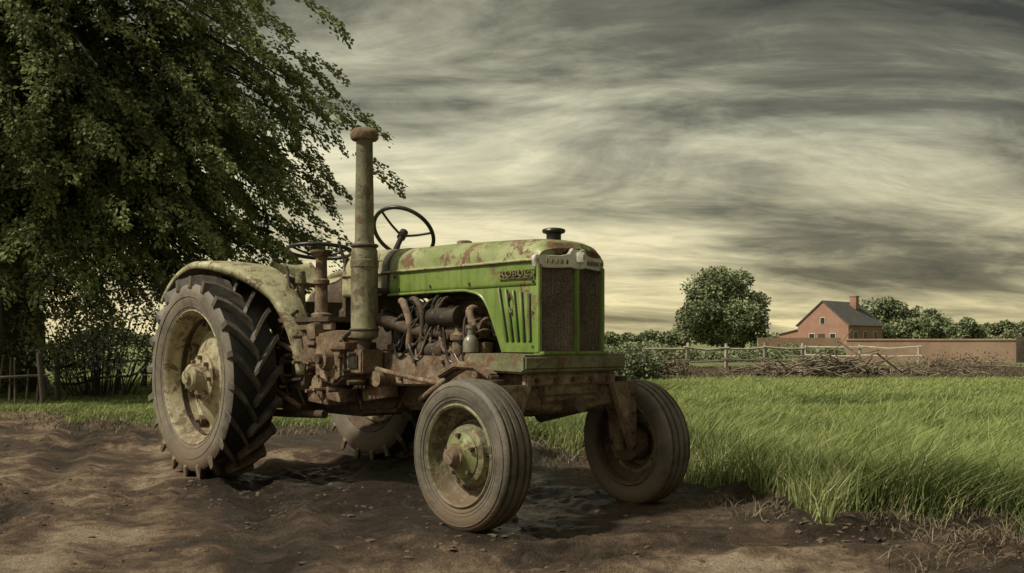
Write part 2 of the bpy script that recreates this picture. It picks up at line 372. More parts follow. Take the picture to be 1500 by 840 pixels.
dry=rng.random(len(X))<(.10+.4*np.exp(-((g-.1)/.35)**2)); tint[dry]=.80+.15*rng.random(dry.sum())
blades('grass',X,Y,H,.0011+.00042*Y,'grass',tint,1.1,(.40,-.12))
n=160000; Y=np.exp(rng.uniform(math.log(4),math.log(17),n)); X=rng.uniform(-.62,.64,n)*Y; g=gmask(X,Y)
k=(g<.5)&(g>-1.5)&(fbm(X*2.2,Y*2.2,3,5)>.48)&(rng.random(n)<np.exp((g-.2)*1.2)); X=X[k];Y=Y[k]
blades('dead_grass',X,Y,.02+.07*rng.random(len(X)),.0013+.0003*Y,'dry',rng.random(len(X))*.7,2.2)
# ---------------------------------------------------------------- foliage
def leaves(name,P,D,size,mat,tint,parent,wr=.42,droop=.35,rand=.8):
    n=len(P); d=D+rand*rng.normal(size=(n,3)); d[:,2]-=droop; d/=np.linalg.norm(d,axis=1)[:,None]
    s=np.cross(d,rng.normal(size=(n,3))); 
    s[:,2]*=.6; s/=np.linalg.norm(s,axis=1)[:,None]+1e-6
    sz=(size*(.6+.8*rng.random(n)))[:,None]
    Vv=np.stack([P,P+d*sz*.5+s*sz*wr,P+d*sz,P+d*sz*.5-s*sz*wr],1).reshape(-1,3)
    Ff=np.arange(n*4).reshape(n,4)
    return fastmesh(name,Vv,Ff,mat,tint=tint,parent=parent)
def tubes(name,lst,mat,parent,sides=6):
    V=[];F=[];k=0
    for pts,r in lst:
        v,f=tubegeo(pts,r,sides); V+=v; F+=[tuple(i+k for i in q) for q in f]; k+=len(v)
    return mkraw(name,V,F,mat,parent,60)
def big_tree(loc,rad,cz,nb,clp,lpc,size):
    T=empty('broadleaf_tree',loc); lim=[]; P=[];D=[];Tn=[]
    trunk=catmull([(0,0,-.2),(.08,.05,1.2),(.0,.1,2.6),(-.15,0,4.2),(.1,.1,6.5),(0,0,9.5)],4)
    lim.append((trunk,[.46*(1-i/len(trunk))+.09+(.15 if i<2 else 0) for i in range(len(trunk))]))
    for i in range(nb):
        th_=random.random()*6.283; z=random.uniform(-.80,.97)
        if i%3==0: z=random.uniform(-.82,-.1)
        if math.sin(th_)>.3 and random.random()<.8: th_=-th_
        s=math.sqrt(1-abs(z)**3*.98); nz=.87+.32*(float(fbm(np.array([th_*1.9+7]),np.array([z*3.4]),2,1)[0])-.5)
        q=random.choice([1,1,1,1,.8,.55])*nz
        e=Vector((math.cos(th_)*s*rad[0]*q,math.sin(th_)*s*rad[1]*q,cz+z*rad[2]*q))
        z0=max(3.0,min(9,e.z*.7+1.6)); b0=Vector((0,0,z0)); md=(b0+e)/2+Vector((0,0,1.0*(1-abs(z))+.45))
        c=catmull([b0,md,e],6); lim.append((c,[.055*(1-j/len(c))+.008 for j in range(len(c))]))
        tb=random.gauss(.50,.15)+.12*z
        for j in range(clp):
            t=.42+.62*j/(clp-1); idx=min(t*12,11.99); a=c[int(idx)]; bb=c[min(int(idx)+1,12)]; p=a.lerp(bb,idx-int(idx))
            dirv=(e-md); dirv.normalize()
            if t>1: p=e+dirv*.25
            off=Vector((random.gauss(0,.40),random.gauss(0,.40),random.gauss(0,.24)))
            pc=p+off; dd=Vector((dirv.x+off.x*.9,dirv.y+off.y*.9,-.55)).normalized()
            w=dd.cross(Vector((0,0,1))).normalized(); up=w.cross(dd)
            L=random.uniform(.6,1.15); tt=rng.random(lpc)**.8
            lat=rng.normal(size=lpc)*.15*(1.1-tt*.85); ve=rng.normal(size=lpc)*.04
            pts=np.array(pc)[None,:]+tt[:,None]*L*np.array(dd)+lat[:,None]*np.array(w)+ve[:,None]*np.array(up)
            pts[:,2]-=.28*tt**2+ .4*np.abs(lat)
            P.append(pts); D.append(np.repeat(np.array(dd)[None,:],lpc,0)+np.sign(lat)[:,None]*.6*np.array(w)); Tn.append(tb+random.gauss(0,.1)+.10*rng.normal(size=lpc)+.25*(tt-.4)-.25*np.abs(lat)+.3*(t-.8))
    tubes('trunk_and_limbs',lim,'bark',T); P=np.concatenate(P)
    k=P[:,2]>.9
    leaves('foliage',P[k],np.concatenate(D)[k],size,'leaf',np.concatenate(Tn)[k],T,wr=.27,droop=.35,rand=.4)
    return T
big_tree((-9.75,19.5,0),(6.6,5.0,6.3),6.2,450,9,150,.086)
def blob_tree(name,loc,w,h,nl,lpl,size,mat='leaf2',tb=.45,zb=.12,trunkr=.3):
    T=empty(name,loc); lim=[]; P=[];D=[];Tn=[]
    r=w/2; cz=h*(.5+zb/2); rz=h*(1-zb)/2
    tk=[Vector((0,0,-.2)),Vector((.05*w*.2,0,cz*.5)),Vector((0,0,cz))]; lim.append((tk,[trunkr*1.2,trunkr,trunkr*.5]))
    for i in range(nl):
        d=rng.normal(size=3); d/=np.linalg.norm(d); q=.45+.42*rng.random()
        if i%4==0: d[2]=-abs(d[2])*.8-.1
        wf_=1+.12*max(0,-d[2])
        c=np.array([d[0]*r*q*wf_,d[1]*r*q*wf_,cz+d[2]*rz*q]); lr=(.15+.15*rng.random())*w*.8
        lim.append(([Vector((0,0,cz*.55)),Vector(c*np.array([.5,.5,1])+np.array([0,0,-.04*h])),Vector(c)],[trunkr*.4,trunkr*.25,trunkr*.08]))
        e=rng.normal(size=(lpl,3)); e/=np.linalg.norm(e,axis=1)[:,None]
        fr=fbm(e[:,0]*3+i,e[:,1]*3+e[:,2]*2,2,1); rr=lr*(.55+.7*fr)*(rng.random(lpl)**.25)
        pts=c+e*rr[:,None]*np.array([1,1,.75]); P.append(pts); D.append(e)
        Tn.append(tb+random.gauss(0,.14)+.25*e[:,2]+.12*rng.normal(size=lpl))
    tubes('trunk_and_limbs',lim,'bark',T,5); P=np.concatenate(P); 
    k=P[:,2]>.02*h
    leaves('foliage',P[k],np.concatenate(D)[k],size,mat,np.concatenate(Tn)[k],T,wr=.4,droop=.1,rand=.7)
    return T
def at(px,D): return (px-750)*D/1458
blob_tree('oak_tree',(at(1060,110),110,0),9.7,8.8,64,800,.30,tb=.52,zb=.0)
for px,D,w,h in ((1262,165,9,7.6),(1295,168,10,8.0),(1330,165,9,6.6),(1362,160,8,5.6),(1390,160,6,4.2)):
    blob_tree('background_tree',(at(px,D),D,0),w,h,26,420,.42,tb=.55,zb=0)
for px,D,w,h in ((1413,120,4.4,4.1),(1445,130,5,3.3),(1475,125,5.5,3.7),(1510,125,5.5,3.6)):
    blob_tree('field_tree',(at(px,D),D,0),w,h,14,400,.32,tb=.6,zb=0)
def strip(name,xs,D,h,n,size,mat,tb,dep=2.):
    X=rng.uniform(xs[0],xs[1],n); Yy=D+rng.normal(size=n)*dep*.4; top=h*(.35+.9*fbm(X*.9/h+3,X*0+D,3,2))
    Z=top*rng.random(n)**.7; e=rng.normal(size=(n,3))
    leaves(name,np.stack([X,Yy,Z],1),e,size,mat,tb+.3*(Z/h-.4)+.12*rng.normal(size=n),None,rand=.5)
strip('far_hedge',(-75,-40),170,3.0,9000,.5,'leaf2',.5)
strip('far_treeline',(at(880,190),at(1010,190)),190,3.0,7000,.5,'leaf2',.6)
strip('far_treeline',(at(1100,200),at(1600,200)),200,2.6,14000,.5,'leaf2',.5)
strip('field_hedge',(at(1120,62),at(1560,62)),63,.8,9000,.14,'leaf2',.5,1.5)
strip('scrub_hedge',(at(880,50),at(1140,50)),50,.9,12000,.12,'leaf2',.55,3)
def bushclumps(name,cx,cy,wx,wy,h,nc,lpc,ls,mat,tb):
    T=empty(name,(cx,cy,0)); st=[];P=[];Tn=[]
    for i in range(nc):
        c=np.array([random.gauss(0,wx/2),random.gauss(0,wy/2),h*random.uniform(.25,1)]); st.append(([Vector((c[0]*.4,c[1]*.4,0)),Vector((c[0]*.7,c[1]*.7,c[2]*.6)),Vector(c)],[.011,.008,.003]))
        P.append(c+rng.normal(size=(lpc,3))*np.array([.17,.17,.13])); Tn.append(tb+random.gauss(0,.15)+.15*rng.normal(size=lpc))
    tubes('stems',st,'bark',T,4); P=np.concatenate(P); P[:,2]=np.abs(P[:,2])
    leaves('foliage',P,rng.normal(size=P.shape),ls,mat,np.concatenate(Tn),T)
bushclumps('flowering_bush',-7.3,17.6,1.1,.9,2.2,70,120,.055,'blossom',.3)
bushclumps('scrub_bush',-9.3,17.2,1.5,1,1.0,50,90,.06,'leaf',.45)
def sticks(name,cx,cy,wx,wy,h,n,L,r,mat='twig',flat=.25):
    lst=[]
    for i in range(n):
        x=random.gauss(0,.42); y=random.gauss(0,.42); z=max(.02,h*math.exp(-(x*x+y*y)*2.2)*random.random())
        a=random.random()*6.283; l=L*random.uniform(.4,1.2); el=random.gauss(0,flat)
        d=Vector((math.cos(a)*math.cos(el),math.sin(a)*math.cos(el),math.sin(el)))*l/2
        c=Vector((cx+x*wx,cy+y*wy,z+.02)); 
        if c.z-abs(d.z)<0: c.z=abs(d.z)
        k=Vector((random.gauss(0,.08),random.gauss(0,.08),random.gauss(0,.08)))*l
        rr=r*random.uniform(.5,1.5); lst.append(([c-d,c+k,c+d],[rr,rr*.8,rr*.4]))
    return tubes(name,lst,mat,None,4)
sticks('brush_pile',at(1215,26.2),26.2,1.7,.7,.62,300,1.6,.022,flat=.22)
sticks('brush_pile',at(1120,27.0),27.0,1.3,.8,.40,180,1.3,.016,flat=.2)
sticks('brush_pile',at(1340,28.5),28.5,3.,1.0,.32,200,1.3,.016,flat=.2)
def shrub(name,cx,cy,w,h,n,mat='leaf2',nl=4000,tb=.25,ls=.06):
    T=empty(name,(cx,cy,0)); lst=[]
    for i in range(n):
        a=random.random()*6.283; r=random.random()**.5; e=Vector((math.cos(a)*r*w/2,math.sin(a)*r*w/2,h*random.uniform(.5,1)*(1-.35*r)))
        lst.append(([Vector((e.x*.3,e.y*.3,0)),e*.55+Vector((0,0,.12)),e],[.016,.01,.004]))
    tubes('stems',lst,'twig',T,4)
    i=rng.integers(0,n,nl); E=np.array([l[0][2][:] for l in lst])[i]; t=(.35+.7*rng.random(nl))[:,None]
    P=E*t+rng.normal(size=(nl,3))*.09*w*.5; P[:,2]=np.abs(P[:,2])
    leaves('foliage',P,rng.normal(size=(nl,3)),ls,mat,tb+.2*rng.normal(size=nl),T)
shrub('scrub_bush',at(925,25),25,1.9,1.0,120,nl=5000,ls=.07,tb=.35)
shrub('scrub_bush',at(975,27),27,1.3,.75,90,'dry',nl=2500,tb=.5)
shrub('scrub_bush',at(890,30),30,1.8,1.0,90,nl=4000,ls=.07,tb=.4)
shrub('scrub_bush',at(1400,33),33,4,.45,120,'dry',nl=3000,tb=.4)
n=90000; Y=rng.uniform(25,36,n); X=rng.uniform(.09,.62,n)*Y; cl=fbm(X*.9,Y*.9,3,1); k=cl>.42; X=X[k];Y=Y[k]
blades('margin_weeds',X,Y,(.03+.35*(cl[k]-.40)+.05*rng.random(k.sum())),.009+0*X,'dry',.0+.6*rng.random(k.sum()),1.4)
# ---------------------------------------------------------------- fences, wall, house
def fence(name,p0,p1,h,step,rails,mat,pr=.05,pickets=0,lean=.04,rr=.5,pt=.35):
    F_=empty(name,(0,0,0)); p0=Vector(p0);p1=Vector(p1); L=(p1-p0).length; n=int(L/step)
    d=(p1-p0).normalized(); posts=[];pk=[];rl=[]
    for i in range(n+1):
        p=p0.lerp(p1,i/n); t=Vector((random.gauss(0,lean),random.gauss(0,lean),h*random.uniform(.92,1.08)))
        posts.append(([p-Vector((0,0,.2)),p+t],[pr,pr*.9]))
        if i<n:
            q=p0.lerp(p1,(i+1)/n)
            for z in rails: 
                o=Vector((0,-pr-.015,0)); rl.append(([p+Vector((0,0,z+random.gauss(0,.03)))+o-d*.1,(p+q)/2+Vector((0,0,z-.02+random.gauss(0,.015)))+o,q+Vector((0,0,z+random.gauss(0,.03)))+o+d*.1],[pr*rr]*3))
            for j in range(pickets):
                r=p.lerp(q,(j+random.uniform(.2,.8))/pickets); hh=h*random.uniform(.7,1.05); pk.append(([r,r+Vector((random.gauss(0,.05),0,hh))],[pr*pt,pr*pt*.6]))
    tubes('posts',posts,mat,F_,6); tubes('rails',rl,mat,F_,5)
    if pk: tubes('pickets',pk,mat,F_,5)
fence('wooden_fence',(at(945,32),32,0),(at(1175,34),34,0),.95,1.25,(.40,.80),'wood',.065,0,.03,.6)
fence('wooden_fence',(at(1180,42),42,0),(at(1345,39),39,0),.9,1.6,(.45,.8),'wood',.065,0,.04,.6)
fence('wooden_fence',(at(-60,15.5),15.5,0),(at(66,15.2),15.2,0),.80,1.0,(.5,),'woodd',.045,8,.08,.5,.5)
fence('wooden_fence',(at(85,16.5),16.5,0),(at(240,23),23,0),.8,1.5,(.35,.65),'woodd',.05,2,.08,.5,.4)
W=empty('brick_wall',(at(1240,50),50,0),math.radians(-14))
box('wall',(14,0,.52),(28,.35,1.1),'wallb',W,0); box('coping',(14,0,1.11),(28.1,.45,.08),'wallb',W,.02)
box('gate_pier',(8.0,-.1,.62),(.5,.6,1.3),'bark',W,.02)
W=empty('brick_wall',(at(1130,105),105,0),math.radians(5)); box('wall',(3,0,.7),(9,.35,1.4),'wallb',W,0)
Hs=empty('brick_house',(at(1205,130),130,0),math.radians(-43))
w=3.5;L=10.5;e=3.15;rg=6.2
bm=bmesh.new(); vs=[]
for y in (0,L):
    vs.append([bm.verts.new(p) for p in ((-w,y,0),(w,y,0),(w,y,e),(0,y,rg),(-w,y,e))])
bm.faces.new(vs[0]); bm.faces.new(vs[1][::-1])
for i in range(5):
    if i in (2,3): continue
    bm.faces.new([vs[0][i],vs[0][(i+1)%5],vs[1][(i+1)%5],vs[1][i]])
fin(bm,'walls','brick',Hs,0)
for s in (-1,1):
    a=math.atan2(rg-e,w); ln=math.hypot(w,rg-e)+.35
    bm=bmesh.new(); bmesh.ops.create_cube(bm,size=1); bmesh.ops.scale(bm,vec=(ln,L+.3,.14),verts=bm.verts)
    bmesh.ops.transform(bm,matrix=Matrix.Translation((s*(w/2+.12),L/2,(e+rg)/2+.0))@Matrix.Rotation(s*a,4,'Y'),verts=bm.verts)
    fin(bm,'roof_slope','slate',Hs,0)
box('chimney',(.9,L*.72,rg+.0),(.9,.9,1.7),'brick',Hs,.02); box('chimney_cap',(.9,L*.72,rg+.9),(1.05,1.05,.12),'brick',Hs,.02)
for i,(x,z,ww,h2) in enumerate(((-1.5,1.5,.7,1.0),(1.4,1.5,.7,1.0),(.0,3.7,.55,.8))):
    box('window_frame_%d'%i,(x,-.02,z),(ww+.16,.08,h2+.16),'white',Hs,0); box('window_pane_%d'%i,(x,-.07,z),(ww,.04,h2),'glass',Hs,0)
for i,y in enumerate((2,5,8.2)):
    box('side_window_frame_%d'%i,(w+.02,y,1.8),(.08,1.1,1.1),'white',Hs,0); box('side_window_pane_%d'%i,(w+.07,y,1.8),(.04,.9,.95),'glass',Hs,0)
box('door',(-.2,-.04,1.0),(.9,.1,2.0),'woodd',Hs,0)
bm=bmesh.new()
A=[bm.verts.new(p) for p in ((-w-3.2,1,0),(-w,1,0),(-w,1,2.6),(-w-3.2,1,1.9))]; B=[bm.verts.new((v.co.x,6,v.co.z)) for v in A]
bm.faces.new(A);bm.faces.new(B[::-1])
for i in range(4): bm.faces.new([A[i],A[(i+1)%4],B[(i+1)%4],B[i]])
fin(bm,'lean_to','brick',Hs,0); box('lean_to_roof',(-w-1.6,3.5,2.34),(3.5,5.4,.1),'slate',Hs,0,rot=(0,-12.3,0))
# ---------------------------------------------------------------- TRACTOR
TR=empty('tractor',(ORG.x,ORG.y,-.012),th)
def rear_wheel(tag,cy,s):
    zc=.775; W_=empty(tag,(0,cy,zc)); W_.parent=TR; W_.rotation_euler=(0,random.uniform(0,.2),0)
    pr=[(.485,-.125),(.50,-.15),(.53,-.168),(.58,-.183),(.64,-.192),(.69,-.186),(.715,-.166)]
    for sg,nm in ((1,'a'),(-1,'b')):
        lathe('tyre_sidewall_'+nm,[(r,c*sg) for r,c in pr],(0,0,0),'tyre',W_,seg=96,cap=False)
    mid=[(.715,-.166),(.720,-.13),(.723,-.06),(.724,0)]; lathe('tyre_tread_base',mid+[(r,-c) for r,c in mid[::-1][1:]],(0,0,0),'tyreb',W_,seg=96,cap=False)
    bm=bmesh.new(); nl=20
    def surf(c):
        c=abs(c); return float(np.interp(c,[0,.06,.13,.166,.186,.19],[.724,.723,.720,.715,.69,.66]))
    for side in (-1,1):
        for i in range(nl):
            t0=2*math.pi*(i+(.5 if side>0 else 0))/nl; prev=None
            for t in [0,.08,.25,.5,.75,.93,1,1.12]:
                c=-.02+min(t,1)*.2; rs=surf(c); top=.786 if t<.9 else .774
                if t==0: top=.755
                ang=t0-.36*(1-min(t,1)**.85); hwid=(.027+.009*min(t,1)); cc=side*c; ring=[]
                for (aa,rr,lowv) in ((ang-hwid*1.2,rs-.012,1),(ang-hwid*.8,top,0),(ang+hwid*.8,top,0),(ang+hwid*1.2,rs-.012,1)):
                    c3=cc
                    if t>1 : c3=side*(.184 if lowv else .199); rr=.665 if lowv else .69
                    elif t==1: c3=side*(.178 if lowv else .193)
                    ring.append(bm.verts.new((rr*math.cos(aa),c3,rr*math.sin(aa))))
                if prev:
                    for k in range(3): bm.faces.new([prev[k],prev[k+1],ring[k+1],ring[k]])
                    bm.faces.new([prev[3],prev[0],ring[0],ring[3]])
                else: bm.faces.new(ring)
                prev=ring
            bm.faces.new(prev[::-1])
    fin(bm,'tread_lugs','lug',W_,24)
    for i,rr in enumerate((.545,.62)): torus('sidewall_ring_%d'%i,(0,s*(.172+.018*i),0),rr,.004,(0,1,0),'tyre',W_,96,6)
    o=s
    rim=[(.515,.148),(.525,.158),(.512,.166),(.497,.155),(.485,.135),(.475,.09),(.455,.06),(.45,-.01),(.442,-.05),(.425,-.065),(.40,-.06),(.36,-.03),(.24,.02),(.20,.03),(.19,.05),(.185,.055)]
    lathe('rim',[(r,c*o) for r,c in rim],(0,0,0),'rim',W_,seg=72,cap=False)
    lathe('inner_rim',[(r,-c*o) for r,c in rim[:9]],(0,0,0),'rustd',W_,seg=72,cap=False)
    hub=[(.186,.05),(.186,.075),(.15,.085),(.12,.09),(.105,.11),(.10,.17),(.085,.185),(.055,.19),(.05,.215),(.03,.222),(0,.222)]
    lathe('hub',[(r,c*o) for r,c in hub],(0,0,0),'rim',W_,seg=40)
    for k in range(8):
        a=k*math.pi/4; rod('hub_bolt_%d'%k,(.152*math.cos(a),.07*o,.152*math.sin(a)),(.152*math.cos(a),.115*o,.152*math.sin(a)),.017,'rust',W_,sides=6)
    for k in range(8):
        a=k*math.pi/4+.3; p=Vector((math.cos(a),0,math.sin(a)))
        box('rim_clamp_%d'%k,(.415*p.x,-.03*o,.415*p.z),(.075,.06,.06),'rust',W_,.008,rot=(0,-math.degrees(a),0))
        rod('clamp_bolt_%d'%k,(.415*p.x,-.01*o,.415*p.z),(.415*p.x,.03*o,.415*p.z),.014,'rustd',W_,sides=6)
rear_wheel('rear_wheel_right',-.805,-1); rear_wheel('rear_wheel_left',.80,1)
def front_wheel(tag,cy,s,R,steer=0,camb=0,u=3.03):
    W_=empty(tag,(u,cy,R-.005)); W_.parent=TR; W_.rotation_euler=(math.radians(camb),0,math.radians(steer))
    k=R/.425
    half=[(.268,-.07),(.275,-.085),(.30,-.094),(.34,-.104),(.375,-.104),(.40,-.096),(.412,-.086),(.415,-.078),(.395,-.074),(.395,-.064),(.420,-.060),(.4225,-.035),(.400,-.031),(.400,-.021),(.4235,-.017),(.425,0)]
    pr=half+[(r,-c) for r,c in half[::-1][1:]]
    lathe('tyre',[(r*k,c) for r,c in pr],(0,0,0),'ftyre',W_,seg=96,cap=False)
    for i,rr in enumerate((.31,.33,.385)): torus('sidewall_ring_%d'%i,(0,s*(.097,.101,.1015)[i],0),rr*k,.0035,(0,1,0),'ftyre',W_,96,6)
    o=s
    rim=[(.283,.083),(.290,.094),(.280,.102),(.268,.094),(.262,.075),(.258,.04),(.240,.015),(.228,-.012),(.205,-.022),(.185,-.018),(.170,.015),(.163,.045),(.14,.055),(.11,.055)]
    lathe('rim',[(r*k,c*o) for r,c in rim],(0,0,0),'rimg',W_,seg=64,cap=False)
    lathe('inner_rim',[(r*k,-c*o) for r,c in rim[:6]]+[(.20,.0)],(0,0,0),'rustd',W_,seg=64,cap=False)
    hub=[(.125,.045),(.128,.062),(.105,.075),(.09,.085),(.075,.10),(.070,.115)]
    lathe('hub',[(r*k,c*o) for r,c in hub],(0,0,0),'hubg',W_,seg=40,cap=False)
    hub=[(.072,.11),(.066,.122),(.055,.125),(.05,.15),(.043,.162),(.02,.168),(0,.168)]
    lathe('hub_cap',[(r*k,c*o) for r,c in hub],(0,0,0),'rust',W_,seg=32)
    for j in range(5):
        a=j*2*math.pi/5+.4; rod('hub_bolt_%d'%j,(.112*math.cos(a),.05*o,.112*math.sin(a)),(.112*math.cos(a),.095*o,.112*math.sin(a)),.013,'rustd',W_,sides=6)
    for j in range(10):
        a=j*math.pi/5+.1; rod('rim_rivet_%d'%j,(.205*k*math.cos(a),-.03*o,.205*k*math.sin(a)),(.205*k*math.cos(a),-.008*o,.205*k*math.sin(a)),.012,'rustd',W_,sides=8)
    rod('valve_stem',(.255*k,.05*o,.02),(.24*k,.10*o,.02),.006,'black',W_,sides=8)
    rod('brake_backing',(0,-.09*o,0),(0,.0,0),.11,'rustd',W_,.12,28)
front_wheel('front_wheel_right',-.705,-1,.425,0,0); front_wheel('front_wheel_left',.68,1,.405,-3,3)
def fender(tag,s):
    bm=bmesh.new(); rows=[]; n=40
    for i in range(n+1):
        ph=math.radians(-46+ (88+46)*i/n); R=.885-.02*max(0,math.degrees(ph)/86)
        d=math.degrees(ph); co=float(np.interp(d,[-46,2,14,28,45,70,88],[.94,.935,.87,.74,.61,.55,.52])); ci=.40
        row=[]
        cols=[(co+.004,R-.05),(co,R-.012),(co-.015,R)]+[(co-.015+(ci-co+.015)*t,R+.014*math.sin(math.pi*t)) for t in (.2,.4,.6,.8,1)]
        cols+= [(ci,R-.06)]
        for c,r in cols: row.append(bm.verts.new((r*math.sin(ph),s*c,.775+r*math.cos(ph))))
        rows.append(row)
    for a,b2 in zip(rows,rows[1:]):
        for j in range(len(a)-1): bm.faces.new([a[j],a[j+1],b2[j+1],b2[j]])
    ob=fin(bm,tag,'pale',TR,50); md=ob.modifiers.new('s','SOLIDIFY'); md.thickness=.01; md.offset=0
    bm=bmesh.new(); rows=[]
    for i in range(25):
        ph=math.radians(-60+150*i/24); rows.append([bm.verts.new((r*math.sin(ph),s*.405,.775+r*math.cos(ph))) for r in (.86,.65,.42)])
    for a,b2 in zip(rows,rows[1:]):
        for j in range(2): bm.faces.new([a[j],a[j+1],b2[j+1],b2[j]])
    ob=fin(bm,tag+'_inner_panel','rustd',TR,50); md=ob.modifiers.new('s','SOLIDIFY'); md.thickness=.01
fender('fender_right',-1); fender('fender_left',1)
wH=.275
def fu(c): return 3.12+.05*(1-min(1,abs(c)/wH))
def hood_section(u,off=0,zlow=1.37):
    zt=float(np.interp(u,[1,2,2.7,2.95,3.06,3.10,3.12],[1.712,1.703,1.685,1.672,1.655,1.635,1.60])); w2=wH*float(np.interp(u,[1,2.9,3.12],[1,1,.985]))+off
    half=[(w2-.006,zlow),(w2,zlow+.03),(w2,1.45),(w2-.002,1.508),(w2+.008,1.518),(w2+.008,1.532),(w2-.006,1.54)]
    for t in np.linspace(.12,1,9):
        a=t*math.pi/2; half.append(((w2-.006)*math.cos(a)**.62 if t<1 else 0,1.54+(zt+off-1.54)*math.sin(a)**.85))
    return [(-y,z) for y,z in half]+[(y,z) for y,z in half[::-1][1:]]
def dent(u,y,z): 
    return .004*(float(fbm(np.array([u*3.1]),np.array([y*4+z*5]),2,3)[0])-.5)*2
def hood_shell(name,us,mat,off=0,solid=True,sel=None,front=False):
    bm=bmesh.new(); rows=[]
    for u in us:
        sec=hood_section(u,off)
        if sel: sec=[p for p in sec if sel(p)]
        rows.append([bm.verts.new((u+(fu(y)-3.12)*max(0,min(1,(u-2.9)/.22)),y*(1+dent(u,y,z)*2),z+dent(u,y,z))) for y,z in sec])
    for a,b2 in zip(rows,rows[1:]):
        for j in range(len(a)-1): bm.faces.new([a[j],a[j+1],b2[j+1],b2[j]])
    if front: bm.faces.new([v for v in rows[-1] if v.co.z>1.50])
    ob=fin(bm,name,mat,TR,32)
    if solid: md=ob.modifiers.new('s','SOLIDIFY'); md.thickness=.006; md.offset=-1
    return ob
us=list(np.linspace(1.62,2.9,26))+[2.97,3.03,3.07,3.10,3.12]
hood_shell('hood_top',us,'greentop',front=True,sel=lambda p:p[1]>1.515)
hood_shell('hood_side_right',us,'green',sel=lambda p:p[0]<0 and p[1]<1.535)
hood_shell('hood_side_left',us,'green',sel=lambda p:p[0]>0 and p[1]<1.535)
hood_shell('hood_band',[1.545,1.55,1.615,1.62],'iron',.004)
hood_shell('cowl',[1.04,1.05,1.2,1.4,1.54],'pale',.003)
poly('firewall',[(1.05,1.2),(1.07,1.2),(1.07,1.66),(1.05,1.66)],-.27,.27,'rustd',TR,0)
for s in (-1,1):
    t='r' if s<0 else 'l'
    tube('side_trim_'+t,[(1.06,s*(wH+.012),1.526),(2.2,s*(wH+.012),1.526),(3.11,s*(wH+.010),1.526)],.006,'pale',TR,3,6)
    pts=[(2.36,1.372),(2.50,1.362),(2.60,1.335),(2.66,1.28),(2.71,1.20),(2.80,1.02),(2.815,.985),(3.118,.985),(3.118,1.374)]
    c0=s*wH; poly('front_side_panel_'+t,pts,c0-.004,c0+.004,'green',TR,.002)
    tube('panel_edge_'+t,[(1.62,c0,1.37)]+[(u,c0,z) for u,z in pts[:7]],.009,'green',TR,5,8)
    for k in range(5):
        u0=2.80+k*.056; u1=u0+.035
        p0=Vector((u0-.02+.01*k,s*(wH+.006),1.375-.01*k)); p1=Vector((u1+.02-.006*k,s*(wH+.006),1.045))
        V,F=tubegeo([p0,p0.lerp(p1,.03),p0.lerp(p1,.97),p1],[.003,.011,.011,.003],8); mkraw('louver_%d'%k,V,F,'green',TR)
        q=Vector((.013,s*.002,0)); V,F=tubegeo([p0+q,p0.lerp(p1,.03)+q,p0.lerp(p1,.97)+q,p1+q],[.001,.006,.006,.001],6); mkraw('louver_slot_%d'%k,V,F,'black',TR)
    poly('grille_post_'+t,[(3.105,.985),(3.135,.985),(3.135,1.50),(3.105,1.50)],s*(wH-.022),s*(wH+.005),'green',TR,.005)
    for k,(u,z) in enumerate(((1.75,1.41),(2.1,1.41),(2.5,1.41),(1.7,1.49),(3.08,1.02),(3.08,1.22),(3.08,1.40))):
        rod('panel_screw_%d'%k,(u,s*(wH+.002),z),(u,s*(wH+.009),z),.009,'rustd',TR,sides=8)
tube('side_crest',[(2.875,-wH-.012,1.30),(2.90,-wH-.018,1.34),(2.925,-wH-.012,1.27),(2.905,-wH-.016,1.22),(2.885,-wH-.012,1.25)],.007,'brass',TR,4,6)
tc=bpy.data.curves.new('badge_letters','FONT'); tc.body='ROBUCS'; tc.size=.075; tc.extrude=.006; tc.bevel_depth=.0015; tc.space_character=1.1
to=bpy.data.objects.new('badge_letters',tc); to.location=(2.80,-wH-.012,1.435); to.rotation_euler=(math.radians(90),0,0); to.scale=(1,.72,1); tc.materials.append(M['brass']); link(to,TR)
box('badge_bar',(2.93,-wH-.006,1.425),(.29,.008,.012),'brass',TR,.002)
